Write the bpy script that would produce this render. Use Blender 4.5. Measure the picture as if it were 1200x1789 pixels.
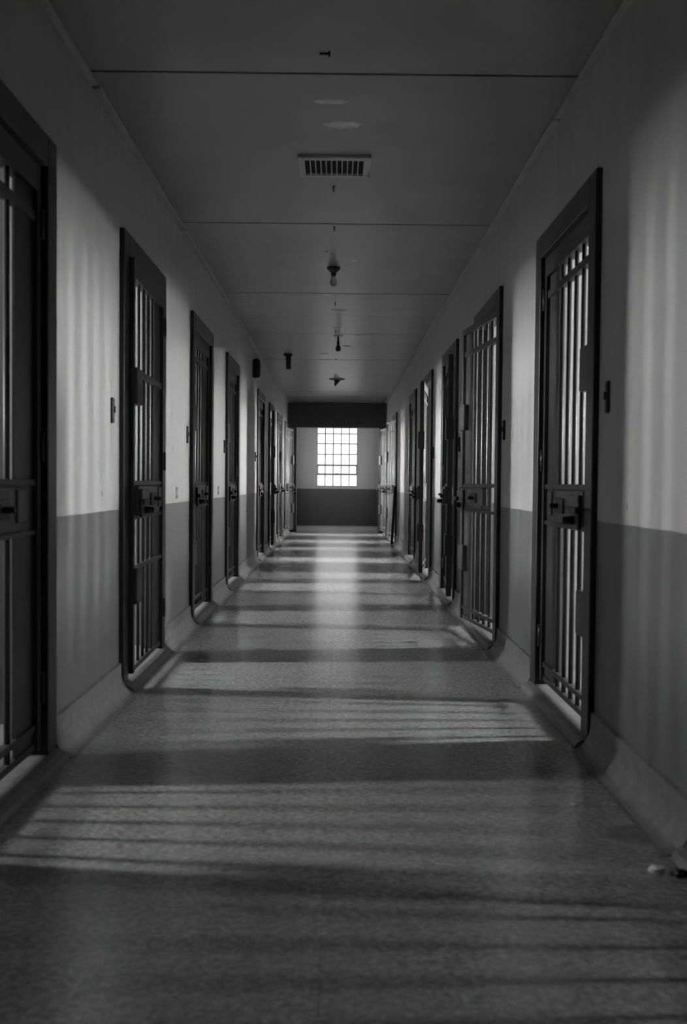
import bpy, bmesh, math, random
from mathutils import Vector, Matrix
random.seed(7)
for o in list(bpy.data.objects): bpy.data.objects.remove(o)
scene = bpy.context.scene
C = scene.collection
R = math.radians

# ------------------------------------------------------------ camera
CAM_H = 1.075
FPX = 1718.0                                   # focal length in pixels of a 1200 px wide frame
cam_d = bpy.data.cameras.new('camera'); cam = bpy.data.objects.new('camera', cam_d); C.objects.link(cam)
cam_d.sensor_fit = 'HORIZONTAL'; cam_d.sensor_width = 24.0; cam_d.lens = FPX / 1200 * 24.0
cam_d.clip_start = 0.02
cam_d.dof.use_dof = True; cam_d.dof.focus_distance = 9.0; cam_d.dof.aperture_fstop = 3.4
yaw, pitch, roll = math.atan(10.4 / FPX), math.atan(50.0 / FPX), 0.009
m = Matrix.Rotation(-yaw, 4, 'Z') @ Matrix.Rotation(math.pi / 2 - pitch, 4, 'X') @ Matrix.Rotation(roll, 4, 'Z')
cam.matrix_world = Matrix.Translation((0, 0, CAM_H)) @ m
scene.camera = cam

# ------------------------------------------------------------ world, exposure, window light
world = bpy.data.worlds.new('overcast'); scene.world = world; world.use_nodes = True
world.node_tree.nodes['Background'].inputs[0].default_value = (0.8, 0.8, 0.8, 1)
world.node_tree.nodes['Background'].inputs[1].default_value = 1.0
vs = scene.view_settings
vs.view_transform = 'Standard'; vs.look = 'None'; vs.gamma = 1.0; vs.use_curve_mapping = False
vs.exposure = -0.12
CELL_WINDOW = 730.0          # luminous milky panes of the cell windows
BAY_FILL = 5.5            # unseen side panes, added to light the end bay
END_WINDOW = 2.2           # panes of the window at the end of the corridor

# ------------------------------------------------------------ dimensions (metres; +Y runs down the corridor)
AL, AR = 1.105, 1.05        # distance of the left / right wall from the camera axis
CEIL = 2.83
WAIN = 0.933                # top of the grey dado
WT = 0.16                   # wall thickness
Y0, Y1 = -7.0, 25.0
CELL = 3.3                  # cell depth
CCEIL = 3.45                # the cells are higher than the corridor, with clerestory windows
DW, DH, FR = 1.20, 2.35, 0.115   # door frame: outer width, outer height, face width
PROUD = 0.025
LEFT = [2.59, 4.98, 7.35, 9.65, 13.37, 15.6, 17.8, 20.2]
RIGHT = [1.62, 3.97, 6.33, 8.63, 10.93, 13.17, 17.5, 19.9]

# ------------------------------------------------------------ materials
def nodes(name):
    mt = bpy.data.materials.new(name); mt.use_nodes = True
    nt = mt.node_tree
    return mt, nt, nt.nodes['Principled BSDF']

def plain(name, v, rough=0.6, spec=0.5, metal=0.0, noise=0.0, scale=30.0, bump=0.0):
    mt, nt, b = nodes(name)
    b.inputs['Base Color'].default_value = (v, v, v, 1)
    b.inputs['Roughness'].default_value = rough
    b.inputs['Specular IOR Level'].default_value = spec
    b.inputs['Metallic'].default_value = metal
    if noise or bump:
        tc = nt.nodes.new('ShaderNodeNewGeometry')
        n = nt.nodes.new('ShaderNodeTexNoise'); n.inputs['Scale'].default_value = scale; n.inputs['Detail'].default_value = 4
        nt.links.new(tc.outputs['Position'], n.inputs['Vector'])
        r = nt.nodes.new('ShaderNodeMapRange')
        r.inputs['From Min'].default_value = 0.3; r.inputs['From Max'].default_value = 0.7
        r.inputs['To Min'].default_value = v * (1 - noise); r.inputs['To Max'].default_value = v * (1 + noise)
        nt.links.new(n.outputs['Fac'], r.inputs['Value'])
        nt.links.new(r.outputs['Result'], b.inputs['Base Color'])
        if bump:
            bp = nt.nodes.new('ShaderNodeBump'); bp.inputs['Strength'].default_value = bump; bp.inputs['Distance'].default_value = 0.004
            nt.links.new(n.outputs['Fac'], bp.inputs['Height']); nt.links.new(bp.outputs['Normal'], b.inputs['Normal'])
    return mt

def two_tone(name, top, low, edge, rough_top=0.6, rough_low=0.5):
    """wall paint: pale above the painted dado line, grey below, with faint vertical brush streaks"""
    mt, nt, b = nodes(name); N = nt.nodes.new; L = nt.links.new
    g = N('ShaderNodeNewGeometry'); sep = N('ShaderNodeSeparateXYZ'); L(g.outputs['Position'], sep.inputs[0])
    mp = N('ShaderNodeMapping'); mp.inputs['Scale'].default_value = (9, 9, 0.8); L(g.outputs['Position'], mp.inputs['Vector'])
    n = N('ShaderNodeTexNoise'); n.inputs['Scale'].default_value = 1.0; n.inputs['Detail'].default_value = 5; L(mp.outputs[0], n.inputs['Vector'])
    w = N('ShaderNodeTexNoise'); w.inputs['Scale'].default_value = 6.0; L(g.outputs['Position'], w.inputs['Vector'])
    wob = N('ShaderNodeMath'); wob.operation = 'MULTIPLY_ADD'; wob.inputs[1].default_value = 0.008; L(w.outputs['Fac'], wob.inputs[0]); L(sep.outputs['Z'], wob.inputs[2])
    st = N('ShaderNodeMath'); st.operation = 'GREATER_THAN'; st.inputs[1].default_value = edge + 0.004; L(wob.outputs[0], st.inputs[0])
    mx = N('ShaderNodeMix'); mx.data_type = 'FLOAT'; mx.inputs[2].default_value = low; mx.inputs[3].default_value = top; L(st.outputs[0], mx.inputs[0])
    var = N('ShaderNodeMapRange'); var.inputs['From Min'].default_value = 0.3; var.inputs['From Max'].default_value = 0.7
    var.inputs['To Min'].default_value = 0.94; var.inputs['To Max'].default_value = 1.05; L(n.outputs['Fac'], var.inputs['Value'])
    mul = N('ShaderNodeMath'); mul.operation = 'MULTIPLY'; L(mx.outputs[0], mul.inputs[0]); L(var.outputs['Result'], mul.inputs[1])
    L(mul.outputs[0], b.inputs['Base Color'])
    rx = N('ShaderNodeMix'); rx.data_type = 'FLOAT'; rx.inputs[2].default_value = rough_low; rx.inputs[3].default_value = rough_top; L(st.outputs[0], rx.inputs[0])
    L(rx.outputs[0], b.inputs['Roughness'])
    bp = N('ShaderNodeBump'); bp.inputs['Strength'].default_value = 0.15; bp.inputs['Distance'].default_value = 0.003
    n2 = N('ShaderNodeTexNoise'); n2.inputs['Scale'].default_value = 60; L(g.outputs['Position'], n2.inputs['Vector'])
    L(n2.outputs['Fac'], bp.inputs['Height']); L(bp.outputs['Normal'], b.inputs['Normal'])
    return mt

def floor_mat(name, v, rough, spec):
    """waxed terrazzo-like sheet: mottled chips, worn patches"""
    mt, nt, b = nodes(name); N = nt.nodes.new; L = nt.links.new
    g = N('ShaderNodeNewGeometry')
    chips = N('ShaderNodeTexVoronoi'); chips.inputs['Scale'].default_value = 75; L(g.outputs['Position'], chips.inputs['Vector'])
    n1 = N('ShaderNodeTexNoise'); n1.inputs['Scale'].default_value = 48; n1.inputs['Detail'].default_value = 3; L(g.outputs['Position'], n1.inputs['Vector'])
    n2 = N('ShaderNodeTexNoise'); n2.inputs['Scale'].default_value = 1.3; n2.inputs['Detail'].default_value = 6; L(g.outputs['Position'], n2.inputs['Vector'])
    sep = N('ShaderNodeSeparateColor'); L(chips.outputs['Color'], sep.inputs[0])
    a = N('ShaderNodeMapRange'); a.inputs['To Min'].default_value = 0.78; a.inputs['To Max'].default_value = 1.2; L(sep.outputs[0], a.inputs['Value'])
    c = N('ShaderNodeMapRange'); c.inputs['From Min'].default_value = 0.3; c.inputs['From Max'].default_value = 0.7; c.inputs['To Min'].default_value = 0.72; c.inputs['To Max'].default_value = 1.25; L(n1.outputs['Fac'], c.inputs['Value'])
    d = N('ShaderNodeMapRange'); d.inputs['From Min'].default_value = 0.3; d.inputs['From Max'].default_value = 0.7; d.inputs['To Min'].default_value = 0.97 * v; d.inputs['To Max'].default_value = 1.03 * v; L(n2.outputs['Fac'], d.inputs['Value'])
    m1 = N('ShaderNodeMath'); m1.operation = 'MULTIPLY'; L(a.outputs[0], m1.inputs[0]); L(c.outputs[0], m1.inputs[1])
    m2 = N('ShaderNodeMath'); m2.operation = 'MULTIPLY'; L(m1.outputs[0], m2.inputs[0]); L(d.outputs[0], m2.inputs[1])
    L(m2.outputs[0], b.inputs['Base Color'])
    rr = N('ShaderNodeMapRange'); rr.inputs['From Min'].default_value = 0.3; rr.inputs['From Max'].default_value = 0.7; rr.inputs['To Min'].default_value = rough * 0.98; rr.inputs['To Max'].default_value = rough * 1.03; L(n2.outputs['Fac'], rr.inputs['Value'])
    b.inputs['Roughness'].default_value = rough
    b.inputs['Specular IOR Level'].default_value = spec
    bp = N('ShaderNodeBump'); bp.inputs['Strength'].default_value = 0.05; bp.inputs['Distance'].default_value = 0.002
    L(n1.outputs['Fac'], bp.inputs['Height']); L(bp.outputs['Normal'], b.inputs['Normal'])
    return mt

def emit(name, s):
    mt = bpy.data.materials.new(name); mt.use_nodes = True
    nt = mt.node_tree; nt.nodes.clear()
    e = nt.nodes.new('ShaderNodeEmission'); e.inputs[0].default_value = (1, 1, 1, 1); e.inputs[1].default_value = s
    o = nt.nodes.new('ShaderNodeOutputMaterial'); nt.links.new(e.outputs[0], o.inputs[0])
    return mt

M = {
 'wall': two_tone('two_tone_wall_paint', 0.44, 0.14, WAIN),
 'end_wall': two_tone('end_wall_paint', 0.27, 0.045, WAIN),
 'cell_wall': plain('cell_limewash', 0.34, 0.8, 0.3, noise=0.08, scale=3),
 'ceiling': plain('ceiling_board_paint', 0.27, 0.34, 0.8, noise=0.09, scale=2.2, bump=0.1),
 'cornice': plain('cornice_lath_paint', 0.44, 0.6, 0.3, noise=0.08, scale=6),
 'floor': floor_mat('waxed_terrazzo', 0.29, 0.235, 0.8),
 'cove': plain('terrazzo_cove', 0.17, 0.5, 0.4, noise=0.15, scale=20),
 'cell_floor': plain('cell_concrete', 0.22, 0.8, 0.3, noise=0.1, scale=5),
 'frame': plain('door_frame_enamel', 0.025, 0.4, 0.4, noise=0.15, scale=8),
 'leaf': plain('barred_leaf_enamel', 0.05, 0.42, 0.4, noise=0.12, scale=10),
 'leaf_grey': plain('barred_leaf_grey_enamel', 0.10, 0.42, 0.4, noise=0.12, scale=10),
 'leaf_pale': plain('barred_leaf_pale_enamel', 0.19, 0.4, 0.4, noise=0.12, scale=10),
 'lock': plain('worn_lock_steel', 0.07, 0.4, 0.5, metal=0.3, noise=0.2, scale=20),
 'black': plain('black_iron', 0.015, 0.45, 0.4),
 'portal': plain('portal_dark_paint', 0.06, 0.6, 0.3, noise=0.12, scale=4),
 'muntin': plain('window_steel', 0.16, 0.5, 0.4),
 'cellpane': emit('cell_window_daylight', CELL_WINDOW),
 'endpane': emit('milky_pane_daylight', END_WINDOW),
 'dimpane': emit('dimmed_cell_window_daylight', CELL_WINDOW*0.55),  # emission lowered to darken the near end of the corridor
 'dimmestpane': emit('most_dimmed_cell_window_daylight', CELL_WINDOW*0.22),  # emission cut hardest, to darken the foreground floor
 'boostpane': emit('boosted_cell_window_daylight', CELL_WINDOW*1.7),  # emission raised to brighten the far ceiling and walls
 'bayfill': emit('bay_fill_light', BAY_FILL),
 'vent': plain('vent_enamel', 0.5, 0.5, 0.4),
 'dark': plain('duct_black', 0.03, 0.9, 0.1),
 'patch': plain('bare_plaster', 0.75, 0.9, 0.2, noise=0.2, scale=25),
 'stain': plain('damp_stain', 0.19, 0.5, 0.4, noise=0.3, scale=25),
 'plate': plain('wall_plate', 0.3, 0.6, 0.3),
 'paper': plain('scrap_paper', 0.7, 0.9, 0.1),
 'porcelain': plain('lamp_porcelain', 0.7, 0.3, 0.5),
}
bg, bt, bb = nodes('bulb_glass')
bb.inputs['Base Color'].default_value = (0.85, 0.85, 0.85, 1); bb.inputs['Roughness'].default_value = 0.12
bb.inputs['Transmission Weight'].default_value = 0.9
M['bulb'] = bg

# ------------------------------------------------------------ mesh helpers
_cache = {}
def link(name, mesh, mat=None, parent=None, loc=(0, 0, 0), rot=(0, 0, 0)):
    o = bpy.data.objects.new(name, mesh); C.objects.link(o)
    if mat is not None and mesh is not None and len(mesh.materials) == 0: mesh.materials.append(M[mat])
    o.parent = parent; o.location = loc; o.rotation_euler = rot
    return o
def empty(name, loc=(0, 0, 0), rz=0.0, parent=None):
    o = bpy.data.objects.new(name, None); C.objects.link(o)
    o.empty_display_size = 0.1
    o.location = loc; o.rotation_euler = (0, 0, rz); o.parent = parent
    return o
def tag(o, label=None, cat=None, group=None, kind=None):
    if label: o['label'] = label
    if cat: o['category'] = cat
    if group: o['group'] = group
    if kind: o['kind'] = kind
    return o
def bm_box(bm, x0, x1, y0, y1, z0, z1):
    v = [bm.verts.new(p) for p in ((x0,y0,z0),(x1,y0,z0),(x1,y1,z0),(x0,y1,z0),(x0,y0,z1),(x1,y0,z1),(x1,y1,z1),(x0,y1,z1))]
    for f in ((0,3,2,1),(4,5,6,7),(0,1,5,4),(1,2,6,5),(2,3,7,6),(3,0,4,7)): bm.faces.new([v[i] for i in f])
def mesh_of(bm, name='mesh', smooth=False):
    bmesh.ops.recalc_face_normals(bm, faces=bm.faces)
    me = bpy.data.meshes.new(name); bm.to_mesh(me); bm.free()
    if smooth:
        for p in me.polygons: p.use_smooth = True
    return me
def box_mesh(sx, sy, sz, bev=0.0, mat=None):
    k = ('b', round(sx,4), round(sy,4), round(sz,4), bev, mat)
    if k not in _cache:
        bm = bmesh.new(); bm_box(bm, -sx/2, sx/2, -sy/2, sy/2, -sz/2, sz/2)
        if bev: bmesh.ops.bevel(bm, geom=list(bm.edges), offset=bev, segments=1, affect='EDGES')
        _cache[k] = mesh_of(bm)
    return _cache[k]
def box(name, x0, x1, y0, y1, z0, z1, mat, parent=None, bev=0.0):
    """one beveled block between two corners, origin at its centre"""
    me = box_mesh(x1-x0, y1-y0, z1-z0, bev, mat)
    return link(name, me, mat, parent, ((x0+x1)/2, (y0+y1)/2, (z0+z1)/2))
def boxes(name, lst, mat, parent=None):
    bm = bmesh.new()
    for b in lst: bm_box(bm, *b)
    return link(name, mesh_of(bm), mat, parent)
def cyl_mesh(r, h, seg=12, mat=None, taper=1.0):
    k = ('c', r, round(h,4), seg, mat, taper)
    if k not in _cache:
        bm = bmesh.new(); bmesh.ops.create_cone(bm, cap_ends=True, segments=seg, radius1=r, radius2=r*taper, depth=h)
        me = mesh_of(bm)
        for p in me.polygons: p.use_smooth = len(p.vertices) == 4
        _cache[k] = me
    return _cache[k]
def lathe(profile, seg=20):
    bm = bmesh.new(); rings = []
    for r, z in profile:
        if r < 1e-5: rings.append([bm.verts.new((0,0,z))])
        else: rings.append([bm.verts.new((r*math.cos(2*math.pi*i/seg), r*math.sin(2*math.pi*i/seg), z)) for i in range(seg)])
    for a, b in zip(rings, rings[1:]):
        for i in range(seg):
            j = (i+1) % seg
            if len(a) == 1 and len(b) == 1: continue
            if len(a) == 1: bm.faces.new((a[0], b[j], b[i]))
            elif len(b) == 1: bm.faces.new((a[i], a[j], b[0]))
            else: bm.faces.new((a[i], a[j], b[j], b[i]))
    return mesh_of(bm, smooth=True)
def extrude_profile(pts, y0, y1, round_ends=False):
    """closed profile in XZ pulled along Y"""
    bm = bmesh.new()
    a = [bm.verts.new((x, y0, z)) for x, z in pts]; b = [bm.verts.new((x, y1, z)) for x, z in pts]
    n = len(pts)
    for i in range(n): bm.faces.new((a[i], a[(i+1) % n], b[(i+1) % n], b[i]))
    bm.faces.new(a); bm.faces.new(list(reversed(b)))
    return mesh_of(bm)
def blob(rx, ry, h, n=18, jag=0.25, seed=0):
    """thin irregular flake"""
    rnd = random.Random(seed); bm = bmesh.new(); lo = []; hi = []
    for i in range(n):
        t = 2*math.pi*i/n; s = 1 - jag*rnd.random()
        lo.append(bm.verts.new((rx*s*math.cos(t), ry*s*math.sin(t), 0))); hi.append(bm.verts.new((rx*s*.93*math.cos(t), ry*s*.93*math.sin(t), h)))
    bm.faces.new(lo); bm.faces.new(hi)
    for i in range(n): bm.faces.new((lo[i], lo[(i+1) % n], hi[(i+1) % n], hi[i]))
    return mesh_of(bm)

# ------------------------------------------------------------ corridor walls
EBY0, EBY1, EBZ0, EBZ1 = 22.6, 24.2, 1.0, 2.3          # unseen side openings added for fill light behind the portal
def corridor_wall(side, starts, a):
    s = -1 if side == 'left' else 1
    xa, xb = sorted((s*a, s*(a+WT)))
    L = []; y = Y0
    for d in starts:
        L.append((xa, xb, y, d + 0.02, 0, CEIL))                    # pier
        L.append((xa, xb, d + 0.02, d + DW - 0.02, DH - 0.02, CEIL))  # wall over the door
        y = d + DW - 0.02
    L.append((xa, xb, y, Y1, 0, CEIL))
    L.pop()
    L += [(xa, xb, y, EBY0, 0, CEIL), (xa, xb, EBY0, EBY1, 0, EBZ0), (xa, xb, EBY0, EBY1, EBZ1, CEIL), (xa, xb, EBY1, Y1, 0, CEIL)]
    o = boxes('wall_' + side, L, 'wall')
    return tag(o, 'corridor wall on the %s, pale paint above a grey dado, cell doors along it' % side, 'wall', kind='structure')
wl_left = corridor_wall('left', LEFT, AL); wl_right = corridor_wall('right', RIGHT, AR)


# back of the cells, with one daylit window each, and the partitions between them
win_n = [1]
def cells(side, starts, a):
    s = -1 if side == 'left' else 1
    xi, xo = s*(a+WT), s*(a+WT+CELL)
    WZ0, WZ1, WW = 1.75, 2.75, 0.19
    L = []; y = Y0
    X = sorted((xo, xo + s*0.2))
    for d in starts:
        c = d + DW/2
        L.append((*X, y, c-WW/2, 0, CCEIL)); L.append((*X, c-WW/2, c+WW/2, 0, WZ0)); L.append((*X, c-WW/2, c+WW/2, WZ1, CCEIL))
        y = c + WW/2
    L.append((*X, y, Y1, 0, CCEIL))
    tag(boxes('wall_outer_' + side, L, 'cell_wall'), 'outer cell wall with small windows behind the %s row of doors' % side, 'wall', kind='structure')
    P = []
    xs = sorted((xi, xo)); cs = [d + DW/2 for d in starts]
    for i, c in enumerate(cs):
        if i == 0 or c - cs[i-1] > 2.7: P.append(c - 1.15)
        if i + 1 < len(cs) and cs[i+1] - c <= 2.7: P.append((c + cs[i+1]) / 2)
        else: P.append(c + 1.15)
    tag(boxes('wall_partitions_' + side, [(*xs, p-0.05, p+0.05, 0, CCEIL) for p in P], 'cell_wall'),
        'pale partitions between the cells on the %s' % side, 'wall', kind='structure')
    for i, c in enumerate(cs):
        win_n[0] += 1
        w = empty('window_%d' % win_n[0], (xo + s*0.1, c, WZ0))
        tag(w, 'narrow daylit window in the back of the %s cell on the %s' % (('nearest', 'second', 'third', 'fourth', 'fifth', 'sixth', 'seventh', 'eighth')[i], side), 'window', kind='structure')
        h = WZ1 - WZ0
        box('pane', -0.004, 0.004, -WW/2, WW/2, 0, h, ('boostpane' if c > 10 else 'cellpane') if i else ('dimpane' if side == 'left' else 'dimmestpane'), w)
        for yy in (0.0,):
            link('window_bar', cyl_mesh(0.009, h, 8, 'muntin'), 'muntin', w, (-s*0.05, yy, h/2))
        box('transom', -0.06 if s > 0 else 0.04, -0.04 if s > 0 else 0.06, -WW/2, WW/2, h/2-0.012, h/2+0.012, 'muntin', w)
cells('left', LEFT, AL); cells('right', RIGHT, AR)
for s, a, side in ((-1, AL, 'left'), (1, AR, 'right')):
    win_n[0] += 1
    w = tag(empty('window_%d' % win_n[0], (s*(a + WT - 0.03), (EBY0+EBY1)/2, EBZ0)), 'unseen fill-light window added on the %s of the bay behind the dark portal' % side, 'window', kind='structure')
    ww, h = EBY1 - EBY0, EBZ1 - EBZ0
    for i in range(4): box('pane', -0.003, 0.003, -ww/2 + ww*i/4, -ww/2 + ww*(i+1)/4, 0, h, 'bayfill', w)
    for i in range(5): box('glazing_bar', -0.02, 0.02, -ww/2 + ww*i/4 - 0.012, -ww/2 + ww*i/4 + 0.012, 0, h, 'muntin', w)
pp = (LEFT[0] + LEFT[1]) / 2 + DW/2
tag(boxes('wall_added_dark_panel', [(-AL-WT-CELL, -AL-WT, pp-0.07, pp-0.05, 0, CCEIL)], 'portal'), 'dark panel added to darken the view into the nearest left cell', 'wall', kind='structure')  # panel added so this cell reads dark behind its bars

# end wall, with a real opening for the big window
EWX0, EWX1, EWZ0, EWZ1 = -0.53, 0.49, 1.005, 2.62
xw0, xw1 = -AL - WT - CELL - 0.2, AR + WT + CELL + 0.2
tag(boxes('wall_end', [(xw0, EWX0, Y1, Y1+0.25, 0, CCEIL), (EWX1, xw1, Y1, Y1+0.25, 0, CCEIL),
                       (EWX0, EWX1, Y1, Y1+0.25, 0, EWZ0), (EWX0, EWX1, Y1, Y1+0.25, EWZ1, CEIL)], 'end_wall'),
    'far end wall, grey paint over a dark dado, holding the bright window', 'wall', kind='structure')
tag(boxes('wall_rear', [(xw0, xw1, Y0-0.2, Y0, 0, CCEIL)], 'wall'), 'wall closing the corridor behind the camera', 'wall', kind='structure')

# floor: two long sheets with a seam on the middle line, plain concrete in the cells
fl = tag(empty('floor'), 'mottled grey waxed corridor floor with a seam down the middle', 'floor', kind='structure')
SEAM = -0.03
boxes('floor_sheet', [(-AL-0.05, SEAM-0.0004, Y0, Y1, -0.06, 0)], 'floor', fl)
boxes('floor_sheet', [(SEAM+0.0004, AR+0.05, Y0, Y1, -0.06, 0)], 'floor', fl)
boxes('floor_slab', [(xw0, -AL-0.05, Y0, Y1, -0.06, 0)], 'cell_floor', fl)
boxes('floor_slab', [(AR+0.05, xw1, Y0, Y1, -0.06, 0)], 'cell_floor', fl)
boxes('floor_slab', [(xw0, xw1, Y0-.2, Y1+.25, -0.16, -0.06)], 'cell_floor', fl)

# ceiling boards, 1.22 m each, wide joint every second one
ce = tag(empty('ceiling', (0, 0, CEIL)), 'pale boarded ceiling with cross joints and plaster patches', 'ceiling', kind='structure')
J0 = 1755*0 + 4.268                        # first strong joint in view
y = J0 - 6*1.22; k = 0
while y < Y1 - 0.01:
    ya, yb = max(y, Y0), min(y + 1.22, Y1)
    g0 = 0.008 if k % 2 == 0 else 0.002
    g1 = 0.002 if k % 2 == 0 else 0.008
    dz = random.uniform(-0.0015, 0.0015)
    if yb > ya + 0.05:
        box('ceiling_board', -AL, AR, ya+g0, yb-g1, dz, 0.02+dz, 'ceiling', ce)
    y += 1.22; k += 1
boxes('ceiling_slab', [(-AL-WT, AR+WT, Y0-.2, Y1+.25, 0.03, CCEIL-CEIL)], 'cell_floor', ce)
for s, a in ((-1, AL), (1, AR)):
    xs = sorted((s*(a+WT), s*(a+WT+CELL+.2)))
    boxes('cell_ceiling', [(*xs, Y0, Y1, CCEIL-CEIL, CCEIL-CEIL+.1)], 'cell_wall', ce)
    xs = sorted((s*a, s*(a+WT)))
    boxes('wall_head', [(*xs, Y0, Y1, 0.0, 0.03)], 'cell_wall', ce)

# cornice laths along both ceiling edges, in lengths
for n, (s, a) in enumerate(((-1, AL), (1, AR))):
    t = tag(empty('trim_%d' % (n+1), (s*a, 0, CEIL)), 'narrow cornice lath along the %s ceiling edge' % ('left', 'right')[n], 'trim', kind='structure')
    y = -2.9 + n*0.33
    while y < 21.2:
        xs = sorted((0, -s*(0.036 + 0.006*random.random())))
        box('cornice_lath', *xs, y, min(y + 2.41, 21.3), -0.016, -0.002, 'cornice', t, 0.003)
        y += 2.44

# coved skirting between the doors
def cove_profile(s, a, h=0.155, d=0.10, t=0.014):
    p = [(s*a, 0.0), (s*a, h), (s*(a - t), h - 0.006)]
    for i in range(9):
        th = math.pi/2 * i/8
        r = d - t
        p.append((s*(a - d + r*math.cos(th)), max(0.0005, 0.105 - 0.105*math.sin(th))))
    return p
for side, s, a, starts in (('left', -1, AL, LEFT), ('right', 1, AR, RIGHT)):
    b = tag(empty('baseboard_' + side, (0, 0, 0)), 'coved terrazzo skirting along the %s wall' % side, 'baseboard', kind='structure')
    y = Y0
    for d in starts + [21.5]:
        if d - y > 0.03: link('cove_length', extrude_profile(cove_profile(s, a), y, d - 0.001), 'cove', b)
        y = d + DW + 0.001

# dark portal near the far end
PY = 21.47; PZ = 2.29
po = tag(empty('trim_3', (0, PY, 0)), 'dark painted portal with a deep header before the end window', 'trim', kind='structure')
box('header', -AL, AR, 0, 0.30, PZ, CEIL-0.003, 'portal', po, 0.004)
box('pilaster', -AL, -0.905, 0, 0.30, 0, PZ, 'portal', po, 0.004)
box('pilaster', 0.895, AR, 0, 0.30, 0, PZ, 'portal', po, 0.004)

# end window: outer frame, glazing bars, separate panes
ew = tag(empty('window_1', (0, Y1 + 0.12, 0)), 'tall steel window of small milky panes at the end of the corridor', 'window', kind='structure')
cols = [EWX0 + (EWX1-EWX0)*i/5 for i in range(6)]
rows = [1.005, 1.305, 1.535, 1.815, 2.08, 2.335, 2.62]
for i in range(1, 5): box('glazing_bar', cols[i]-0.014, cols[i]+0.014, -0.02, 0.02, rows[0], rows[-1], 'muntin', ew)
for j in range(1, 6):
    t = 0.022 if j in (1, 2) else 0.014
    box('glazing_bar', EWX0, EWX1, -0.022, 0.018, rows[j]-t, rows[j]+t, 'muntin', ew)
for xa, xb, za, zb in ((EWX0, EWX0+.012, rows[0], rows[-1]), (EWX1-.012, EWX1, rows[0], rows[-1]), (EWX0, EWX1, rows[0], rows[0]+.012), (EWX0, EWX1, rows[-1]-.012, rows[-1])):
    box('window_frame', xa, xb, -0.025, 0.02, za, zb, 'muntin', ew)
for xa in (EWX0+.012, EWX1-.028): box('hopper_stile', xa, xa+.016, -0.028, 0.0, rows[1], rows[2], 'muntin', ew)
box('latch', -0.06, 0.03, -0.05, -0.02, rows[1]+0.005, rows[1]+0.03, 'muntin', ew, 0.004)
for i in range(5):
    for j in range(6): box('pane', cols[i], cols[i+1], 0.020, 0.026, rows[j], rows[j+1], 'endpane', ew)

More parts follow.
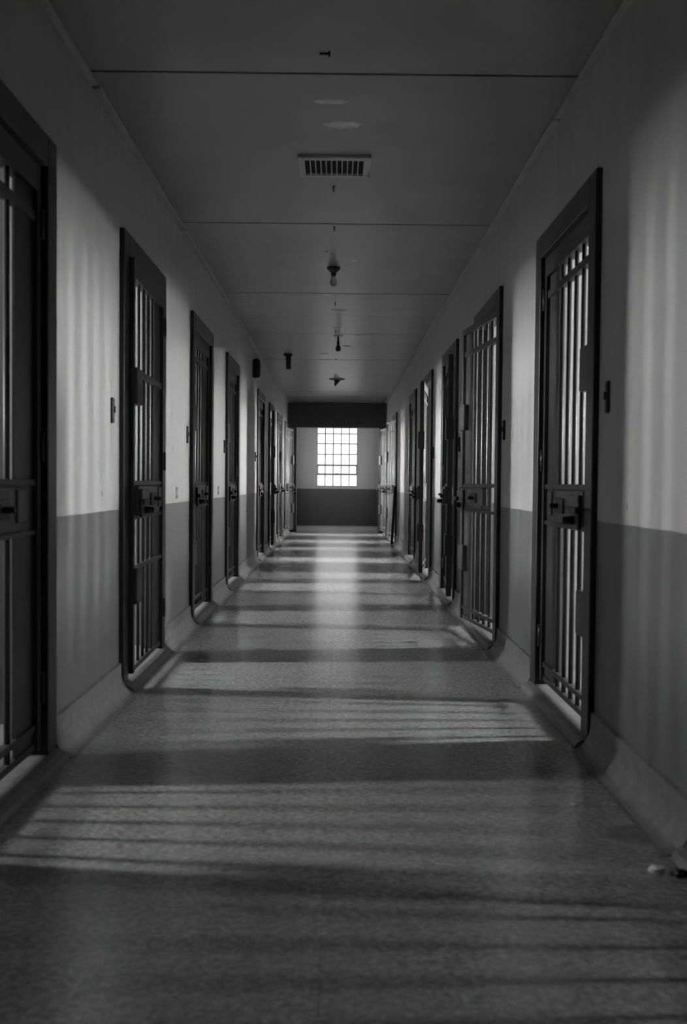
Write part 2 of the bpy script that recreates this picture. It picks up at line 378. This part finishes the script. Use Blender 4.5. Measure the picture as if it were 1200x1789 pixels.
# ------------------------------------------------------------ barred doors
IW = DW - 2*FR                                     # clear opening
LEAF_W, LEAF_T = IW - 0.016, 0.045
ZB, ZT = 0.074, DH - FR - 0.008
BAR_R = 0.0110
def build_door(n, side, d, free, angle, style, label, lm='leaf'):
    """local frame: x out into the corridor, y along the wall, z up; right wall = turned by 180 degrees"""
    left = side == 'left'
    a = AL if left else AR
    root = empty('door_%d' % n, (-a if left else a, d + DW/2, 0), 0 if left else math.pi)
    tag(root, label, 'door', kind='structure')
    far = 1 if left else -1                        # local y of the far end
    fs = far if free == 'far' else -far            # local y side of the free edge
    H = DW/2
    box('frame_post', -0.10, PROUD, -H, -H+FR, 0.0, DH, 'frame', root, 0.004)
    box('frame_post', -0.10, PROUD, H-FR, H, 0.0, DH, 'frame', root, 0.004)
    box('frame_head', -0.10, PROUD, -H+FR, H-FR, DH-FR, DH, 'frame', root, 0.004)
    for s in (-1, 1): box('door_stop', -0.085, -0.055, s*(H-FR)-(0.018 if s > 0 else 0), s*(H-FR)+(0.018 if s < 0 else 0), 0.03, DH-FR, 'frame', root)
    # rounded threshold
    p = [(-WT, 0.0), (-WT, 0.046), (0.0, 0.046), (0.025, 0.043), (0.047, 0.036), (0.064, 0.024), (0.074, 0.010), (0.077, 0.0)]
    link('threshold', extrude_profile(p, -H+0.01, H-0.01), 'cove', root)
    # leaf: hinge line at the other side
    hy = -fs * (IW/2 - 0.008)
    ang = -fs * R(angle)
    bm = bmesh.new()
    w = LEAF_W; f = fs
    TR = 0.042 if free == 'far' else 0.095         # height of the top rail
    def bb(y0, y1, z0, z1, x0=-LEAF_T/2, x1=LEAF_T/2):
        ya, yb = sorted((f*y0, f*y1)); bm_box(bm, x0, x1, ya, yb, z0, z1)
    bb(0, 0.04, ZB, ZT); bb(w-0.04, w, ZB, ZT); bb(0.04, w-0.04, ZT-TR, ZT); bb(0.04, w-0.04, ZB, ZB+0.026, -0.011, 0.011)
    k = ('leaf', f, lm, TR)
    if k not in _cache: _cache[k] = mesh_of(bm)
    else: bm.free()
    leaf = link('leaf', _cache[k], lm, root, (0.012 if style == 'mid' else -0.022, hy, 0), (0, 0, ang))
    def lb(name, y0, y1, z0, z1, x0, x1, mat='leaf', bev=0.0):
        if mat == 'leaf': mat = lm
        ya, yb = sorted((f*y0, f*y1)); return box(name, x0, x1, ya, yb, z0, z1, mat, leaf, bev)
    plate_far = (fs == far)                        # plate lies at the far end of the door
    PW = 0.205
    py0 = w-0.04-PW if plate_far else 0.04
    lb('sheet_plate', py0, py0+PW, ZB+0.026, ZT-TR, -0.004, 0.004)
    lo, hi = (0.04, w-0.04-PW) if plate_far else (0.04+PW, w-0.04)
    nb = 5
    for i in range(nb):
        yy = lo + (hi-lo)*(i+0.5 + (-.0))/nb
        link('bar', cyl_mesh(0.009 if style == 'mid' else BAR_R, ZT-ZB-0.06, 10, lm), lm, leaf, (0, f*yy, (ZT+ZB)/2-0.005))
    zs = (2.04, 0.165) if style == 'end' else (1.655, 0.625)
    for z in zs: lb('flat_bar', 0.03, w-0.03, z-0.018, z+0.006 if z < 1 else z+0.018, -0.016, 0.016, bev=0.002)
    lb('flat_bar', 0.03, w-0.03, 1.055, 1.08, -0.016, 0.016, bev=0.002)
    lb('flat_bar', 0.03, w-0.03, 0.875, 0.895, -0.016, 0.016, bev=0.002)
    # bolt housings wrapped round the free edge
    for z in (1.57, 0.53): lb('bolt_housing', w-0.135, w+0.004, z-0.095, z+0.095, -0.035, 0.042, 'leaf', 0.006)
    # lock
    lb('lock_case', w-0.64, w-0.02, 0.90, 1.055, -0.028, 0.045, 'lock', 0.006)
    lb('lock_cover', w-0.20, w-0.035, 0.885, 1.035, 0.045, 0.062, 'lock', 0.004)
    lb('strike_bracket', w-0.70, w-0.60, 0.93, 1.045, 0.02, 0.052, 'lock', 0.004)
    lb('keyhole_plate', w-0.52, w-0.36, 0.945, 1.015, 0.045, 0.053, 'black', 0.003)
    lb('sliding_bolt', w-0.10, w+0.02 if angle > 0.5 else w+0.006, 0.955, 0.985, 0.062, 0.085, 'black', 0.004)
    link('knob', cyl_mesh(0.021, 0.05, 14, 'black', 0.75), 'black', leaf, (0.085, f*(w-0.115), 0.925), (0, math.pi/2, 0))
    link('knob', cyl_mesh(0.012, 0.04, 12, 'black', 0.9), 'black', leaf, (0.07, f*(w-0.46), 0.98), (0, math.pi/2, 0))
    for z in (0.3, 1.2, 2.02): link('hinge', cyl_mesh(0.013, 0.11, 10, 'frame'), 'frame', leaf, (LEAF_T/2, f*0.0, z))
    return root

DOORS = [  # side, near edge, free edge, angle, style, label
 ('left', 2.59, 'near', 0, 'end', 'dark barred cell door cut by the left edge of the photo, nearest of all'),
 ('left', 4.98, 'near', 0.8, 'mid', 'barred door slightly ajar, second on the left, crossbars at shoulder and knee height'),
 ('left', 7.35, 'near', 0, 'end', 'closed dark barred door, third on the left, between two wall plates'),
 ('left', 9.65, 'near', 0, 'end', 'closed barred door, fourth on the left, last before the black wall lamp'),
 ('left', 13.37, 'near', 0, 'end', 'closed dark door right under the black wall lamp on the left'),
 ('left', 15.6, 'near', 5.0, 'end', 'black door ajar with its edge toward camera, just past the black wall lamp'),
 ('left', 17.8, 'far', 1.0, 'end', 'pale lit barred door on the left, second from the dark portal'),
 ('left', 20.2, 'far', 8.5, 'end', 'open barred door on the left touching the dark portal'),
 ('right', 1.62, 'near', 0, 'end', 'right cell door beside the camera'),
 ('right', 3.97, 'near', 0, 'end', 'closed barred cell door with large lock, nearest and largest on the right'),
 ('right', 6.33, 'far', 7.5, 'end', 'barred door standing open with bright gaps, second on the right'),
 ('right', 8.63, 'near', 4.5, 'end', 'black door ajar with broad dark edge, third on the right'),
 ('right', 10.93, 'near', 8.0, 'end', 'door ajar seen edge-on with square bolt housings, fourth on the right'),
 ('right', 13.17, 'near', 0, 'end', 'narrow-looking closed dark door, fifth on the right'),
 ('right', 17.5, 'far', 9.0, 'end', 'open barred door with pale lock plate beside the leaning iron bar'),
 ('right', 19.9, 'far', 9.5, 'end', 'open barred door on the right touching the dark portal'),
]
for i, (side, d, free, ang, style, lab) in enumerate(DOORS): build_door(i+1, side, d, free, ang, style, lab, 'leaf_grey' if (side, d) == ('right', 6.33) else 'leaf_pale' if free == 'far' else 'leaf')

# ------------------------------------------------------------ wall boxes by the doors
def where(side, i): return ('nearest', 'second', 'third', 'fourth', 'fifth', 'sixth')[i]
sw = []
for side, a, ys in (('left', AL, [4.80, 7.19, 9.52, 13.1]), ('right', AR, [3.82, 6.20, 8.49, 10.79])):
    s = -1 if side == 'left' else 1
    for i, y in enumerate(ys):
        w = empty('wall_switch', (s*a, y, 1.42), 0 if s < 0 else math.pi)
        tag(w, 'slim dark metal switch box on the %s wall, %s one from the camera' % (side, where(side, i)), 'switch', 'switch boxes beside the doors')
        box('box_body', 0, 0.014, -0.014, 0.014, -0.062, 0.062, 'black', w, 0.003)
        box('lever', 0.014, 0.022, -0.006, 0.006, -0.012, 0.02, 'black', w, 0.002)
        for z in (-0.05, 0.05): link('screw', cyl_mesh(0.004, 0.004, 8, 'lock'), 'lock', w, (0.015, 0, z), (0, math.pi/2, 0))
for y, lab in ((6.75, 'small pale blank plate low on left wall before third door'), (9.1, 'small pale blank plate low on left wall before fourth door')):
    w = empty('wall_plate', (-AL, y, 1.0)); tag(w, lab, 'wall plate', 'blank plates on the left wall')
    box('plate', 0, 0.005, -0.035, 0.035, -0.04, 0.04, 'plate', w, 0.002)
    for z in (-0.025, 0.025): link('screw', cyl_mesh(0.004, 0.004, 8, 'lock'), 'lock', w, (0.006, 0, z), (0, math.pi/2, 0))

# ------------------------------------------------------------ ceiling things
# louvred vent
v = empty('ceiling_vent', (-0.035, 5.47, CEIL - 0.002)); tag(v, 'rectangular louvred air vent in the near part of the ceiling', 'vent')
VW, VD = 0.40, 0.33
box('vent_frame', -VW/2, VW/2, -VD/2, -VD/2+0.045, -0.018, 0, 'vent', v, 0.004)
box('vent_frame', -VW/2, VW/2, VD/2-0.03, VD/2, -0.018, 0, 'vent', v, 0.004)
box('vent_frame', -VW/2, -VW/2+0.04, -VD/2+0.045, VD/2-0.03, -0.018, 0, 'vent', v, 0.004)
box('vent_frame', VW/2-0.04, VW/2, -VD/2+0.045, VD/2-0.03, -0.018, 0, 'vent', v, 0.004)
box('duct_mouth', -VW/2+.03, VW/2-.03, -VD/2+.03, VD/2-.02, -0.004, -0.001, 'dark', v)
for i in range(1, 11):
    x = -VW/2 + 0.04 + (VW - 0.08)*i/11
    box('louvre', x-0.003, x+0.003, -VD/2+.045, VD/2-.03, -0.016, -0.004, 'vent', v)

# bulb on a dark rose, third bay
lamp = empty('ceiling_lamp', (-0.05, 8.05, CEIL)); tag(lamp, 'bare clear bulb under a round dark ceiling rose, nearest of the lamps', 'lamp', 'lamps on the ceiling middle line')
link('ceiling_rose', lathe([(0, -0.001), (0.052, -0.001), (0.055, -0.012), (0.04, -0.028), (0.022, -0.045), (0.0, -0.045)]), 'black', lamp)
link('lamp_socket', lathe([(0.02, -0.043), (0.021, -0.06), (0.016, -0.075), (0, -0.075)]), 'black', lamp)
link('bulb', lathe([(0.012, -0.07), (0.014, -0.08), (0.024, -0.1), (0.03, -0.12), (0.027, -0.14), (0.015, -0.152), (0, -0.155)]), 'bulb', lamp)
# dark hanging socket with bulb
lamp = empty('ceiling_lamp', (-0.01, 11.75, CEIL)); tag(lamp, 'dark pear-shaped bulb hanging from a thin socket, middle one of the lamps', 'lamp', 'lamps on the ceiling middle line')
link('ceiling_rose', lathe([(0, -0.001), (0.06, -0.001), (0.058, -0.008), (0.012, -0.014), (0, -0.014)]), 'porcelain', lamp)
link('lamp_socket', lathe([(0.011, -0.013), (0.012, -0.06), (0.017, -0.075), (0.017, -0.1), (0, -0.1)]), 'black', lamp)
link('bulb', lathe([(0.014, -0.098), (0.016, -0.108), (0.028, -0.135), (0.033, -0.155), (0.028, -0.178), (0.014, -0.188), (0, -0.19)]), 'lock', lamp)
# broken fixture
lamp = empty('ceiling_lamp', (-0.03, 16.6, CEIL)); tag(lamp, 'broken ceiling lamp base with a hanging triangular metal shard, farthest lamp', 'lamp', 'lamps on the ceiling middle line')
link('base_ring', lathe([(0.115, -0.001), (0.13, -0.001), (0.13, -0.012), (0.122, -0.014), (0.115, -0.012), (0.115, -0.001)]), 'plate', lamp)
bm = bmesh.new()
t0 = [(-0.04, 0, 0), (0.06, 0.0, -0.025), (-0.03, 0.0, -0.125), (-0.045, 0.0, -0.1)]
fa = [bm.verts.new((x, -0.004, z)) for x, y, z in t0]; fb = [bm.verts.new((x, 0.004 + 0.02*(z < -0.05), z)) for x, y, z in t0]
bm.faces.new(fa); bm.faces.new(fb)
for i in range(4): bm.faces.new((fa[i], fa[(i+1) % 4], fb[(i+1) % 4], fb[i]))
link('metal_shard', mesh_of(bm), 'black', lamp)

# cylinder spotlight near the left ceiling edge
sp = empty('ceiling_spotlight', (-0.69, 13.45, CEIL)); tag(sp, 'black cylindrical spotlight hanging from the ceiling near the left wall', 'lamp')
box('mount_plate', -0.058, 0.058, -0.05, 0.05, -0.03, -0.001, 'black', sp, 0.006)
link('lamp_tube', lathe([(0, -0.03), (0.034, -0.03), (0.036, -0.06), (0.036, -0.2), (0.031, -0.205), (0.03, -0.19), (0, -0.19)]), 'black', sp, (0, 0, 0), (0.03, -0.03, 0))
link('lens', lathe([(0.0, -0.192), (0.029, -0.192), (0.027, -0.199), (0, -0.203)]), 'porcelain', sp, (0.0, 0, 0), (0.03, -0.03, 0))
link('cable', cyl_mesh(0.004, 0.17, 8, 'plate'), 'plate', sp, (0.038, -0.012, -0.1))

# black oval lamp high on the left wall
wl = empty('wall_lamp', (-AL, 12.75, 2.54)); tag(wl, 'black oblong lamp high on the left wall above the wide gap', 'lamp')
box('back_plate', 0, 0.02, -0.06, 0.06, -0.115, 0.115, 'black', wl, 0.008)
link('lamp_body', lathe([(0, 0.135), (0.03, 0.13), (0.047, 0.105), (0.05, 0.0), (0.047, -0.09), (0.03, -0.115), (0, -0.115)]), 'black', wl, (0.045, 0, 0))
link('lens', lathe([(0.0, -0.112), (0.03, -0.114), (0.026, -0.128), (0, -0.134)]), 'porcelain', wl, (0.045, 0, 0))

# hooks left in the ceiling middle line
for i, (yy, ln) in enumerate(((4.05, 0.022), (5.86, 0.035), (6.78, 0.03), (9.6, 0.03), (11.35, 0.035), (13.9, 0.02))):
    h = empty('ceiling_hook', (-0.04 if i else -0.05, yy, CEIL)); 
    tag(h, 'short wire stub in the ceiling middle line, %s one from the camera' % where('', i), 'hook', 'wire stubs along the ceiling')
    link('wire', cyl_mesh(0.004, ln, 8, 'black'), 'black', h, (0, 0, -ln/2))
    if i == 0: box('bent_tab', -0.04, 0.0, -0.005, 0.005, -0.014, -0.006, 'black', h, 0.002)
    else: link('collar', cyl_mesh(0.009, 0.004, 10, 'black'), 'black', h, (0, 0, -0.003))
# plaster patches in the paint (part of the ceiling)
for i, (x, yy, rx, ry) in enumerate(((-0.045, 4.58, 0.10, 0.035), (0.01, 4.86, 0.105, 0.06), (-0.10, 7.5, .02, .03), (.11, 7.8, .025, .03), (-0.11, 9.2, 0.045, 0.03), (0.02, 9.18, .05, .02),
                                      (0.0, 10.0, 0.10, 0.06), (-0.02, 11.15, 0.07, .04), (0.23, 11.7, 0.05, 0.05), (-0.2, 13.4, .06, .03), (0.10, 12.6, 0.06, .05))):
    o = link('plaster_patch', blob(rx, ry, 0.0015, seed=i), 'patch', ce, (x, yy, -0.0017), (math.pi, 0, 0))

# ------------------------------------------------------------ small things on the floor
ib = empty('iron_bar', (0.965, 17.42, 0)); tag(ib, 'dark iron bar leaning on the wall by the far right open door', 'bar')
bm = bmesh.new(); bm_box(bm, -0.022, 0.022, -0.03, 0.03, 0.0, 1.03)
bmesh.ops.bevel(bm, geom=list(bm.edges), offset=0.006, segments=1, affect='EDGES')
link('shaft', mesh_of(bm), 'black', ib, (0, 0, 0.002), (0, R(2.8), 0))
box('end_clip', 0.02, 0.07, -0.035, 0.035, 0.93, 0.99, 'black', ib, 0.006)
def crumple(r, seed):
    bm = bmesh.new(); bmesh.ops.create_icosphere(bm, subdivisions=2, radius=r); rnd = random.Random(seed)
    for vv in bm.verts: vv.co *= rnd.uniform(0.65, 1.15)
    for vv in bm.verts: vv.co.z = max(vv.co.z*0.6, -r*0.35)
    return mesh_of(bm)
o = link('paper_scrap', crumple(0.022, 3), 'paper', None, (0.895, 2.70, 0.0085)); tag(o, 'small pale crumpled scrap on the floor at the right edge', 'litter')
o = link('dark_lump', crumple(0.024, 5), 'black', None, (0.945, 2.67, 0.012)); tag(o, 'small dark lump beside the pale scrap on the floor', 'litter')
o = link('paint_flake', blob(0.012, 0.009, 0.004, seed=9), 'paper', None, (0.80, 3.27, 0.001)); tag(o, 'tiny pale paint flake on the floor near right skirting', 'litter')
link('floor_stain', blob(0.07, 0.10, 0.0006, seed=21), 'stain', fl, (0.90, 3.0, 0.0))

# chips knocked out of the wall paint (parts of the walls)
for par, x, y, z, ry in ((wl_left, -AL, 4.62, 1.015, math.pi/2), (wl_right, AR, 3.56, 1.0, -math.pi/2), (wl_left, -AL, 6.6, 1.3, math.pi/2)):
    link('paint_chip', blob(0.016, 0.007, 0.0012, seed=int(y*10)), 'stain', par, (x, y, z), (0, ry, 0))
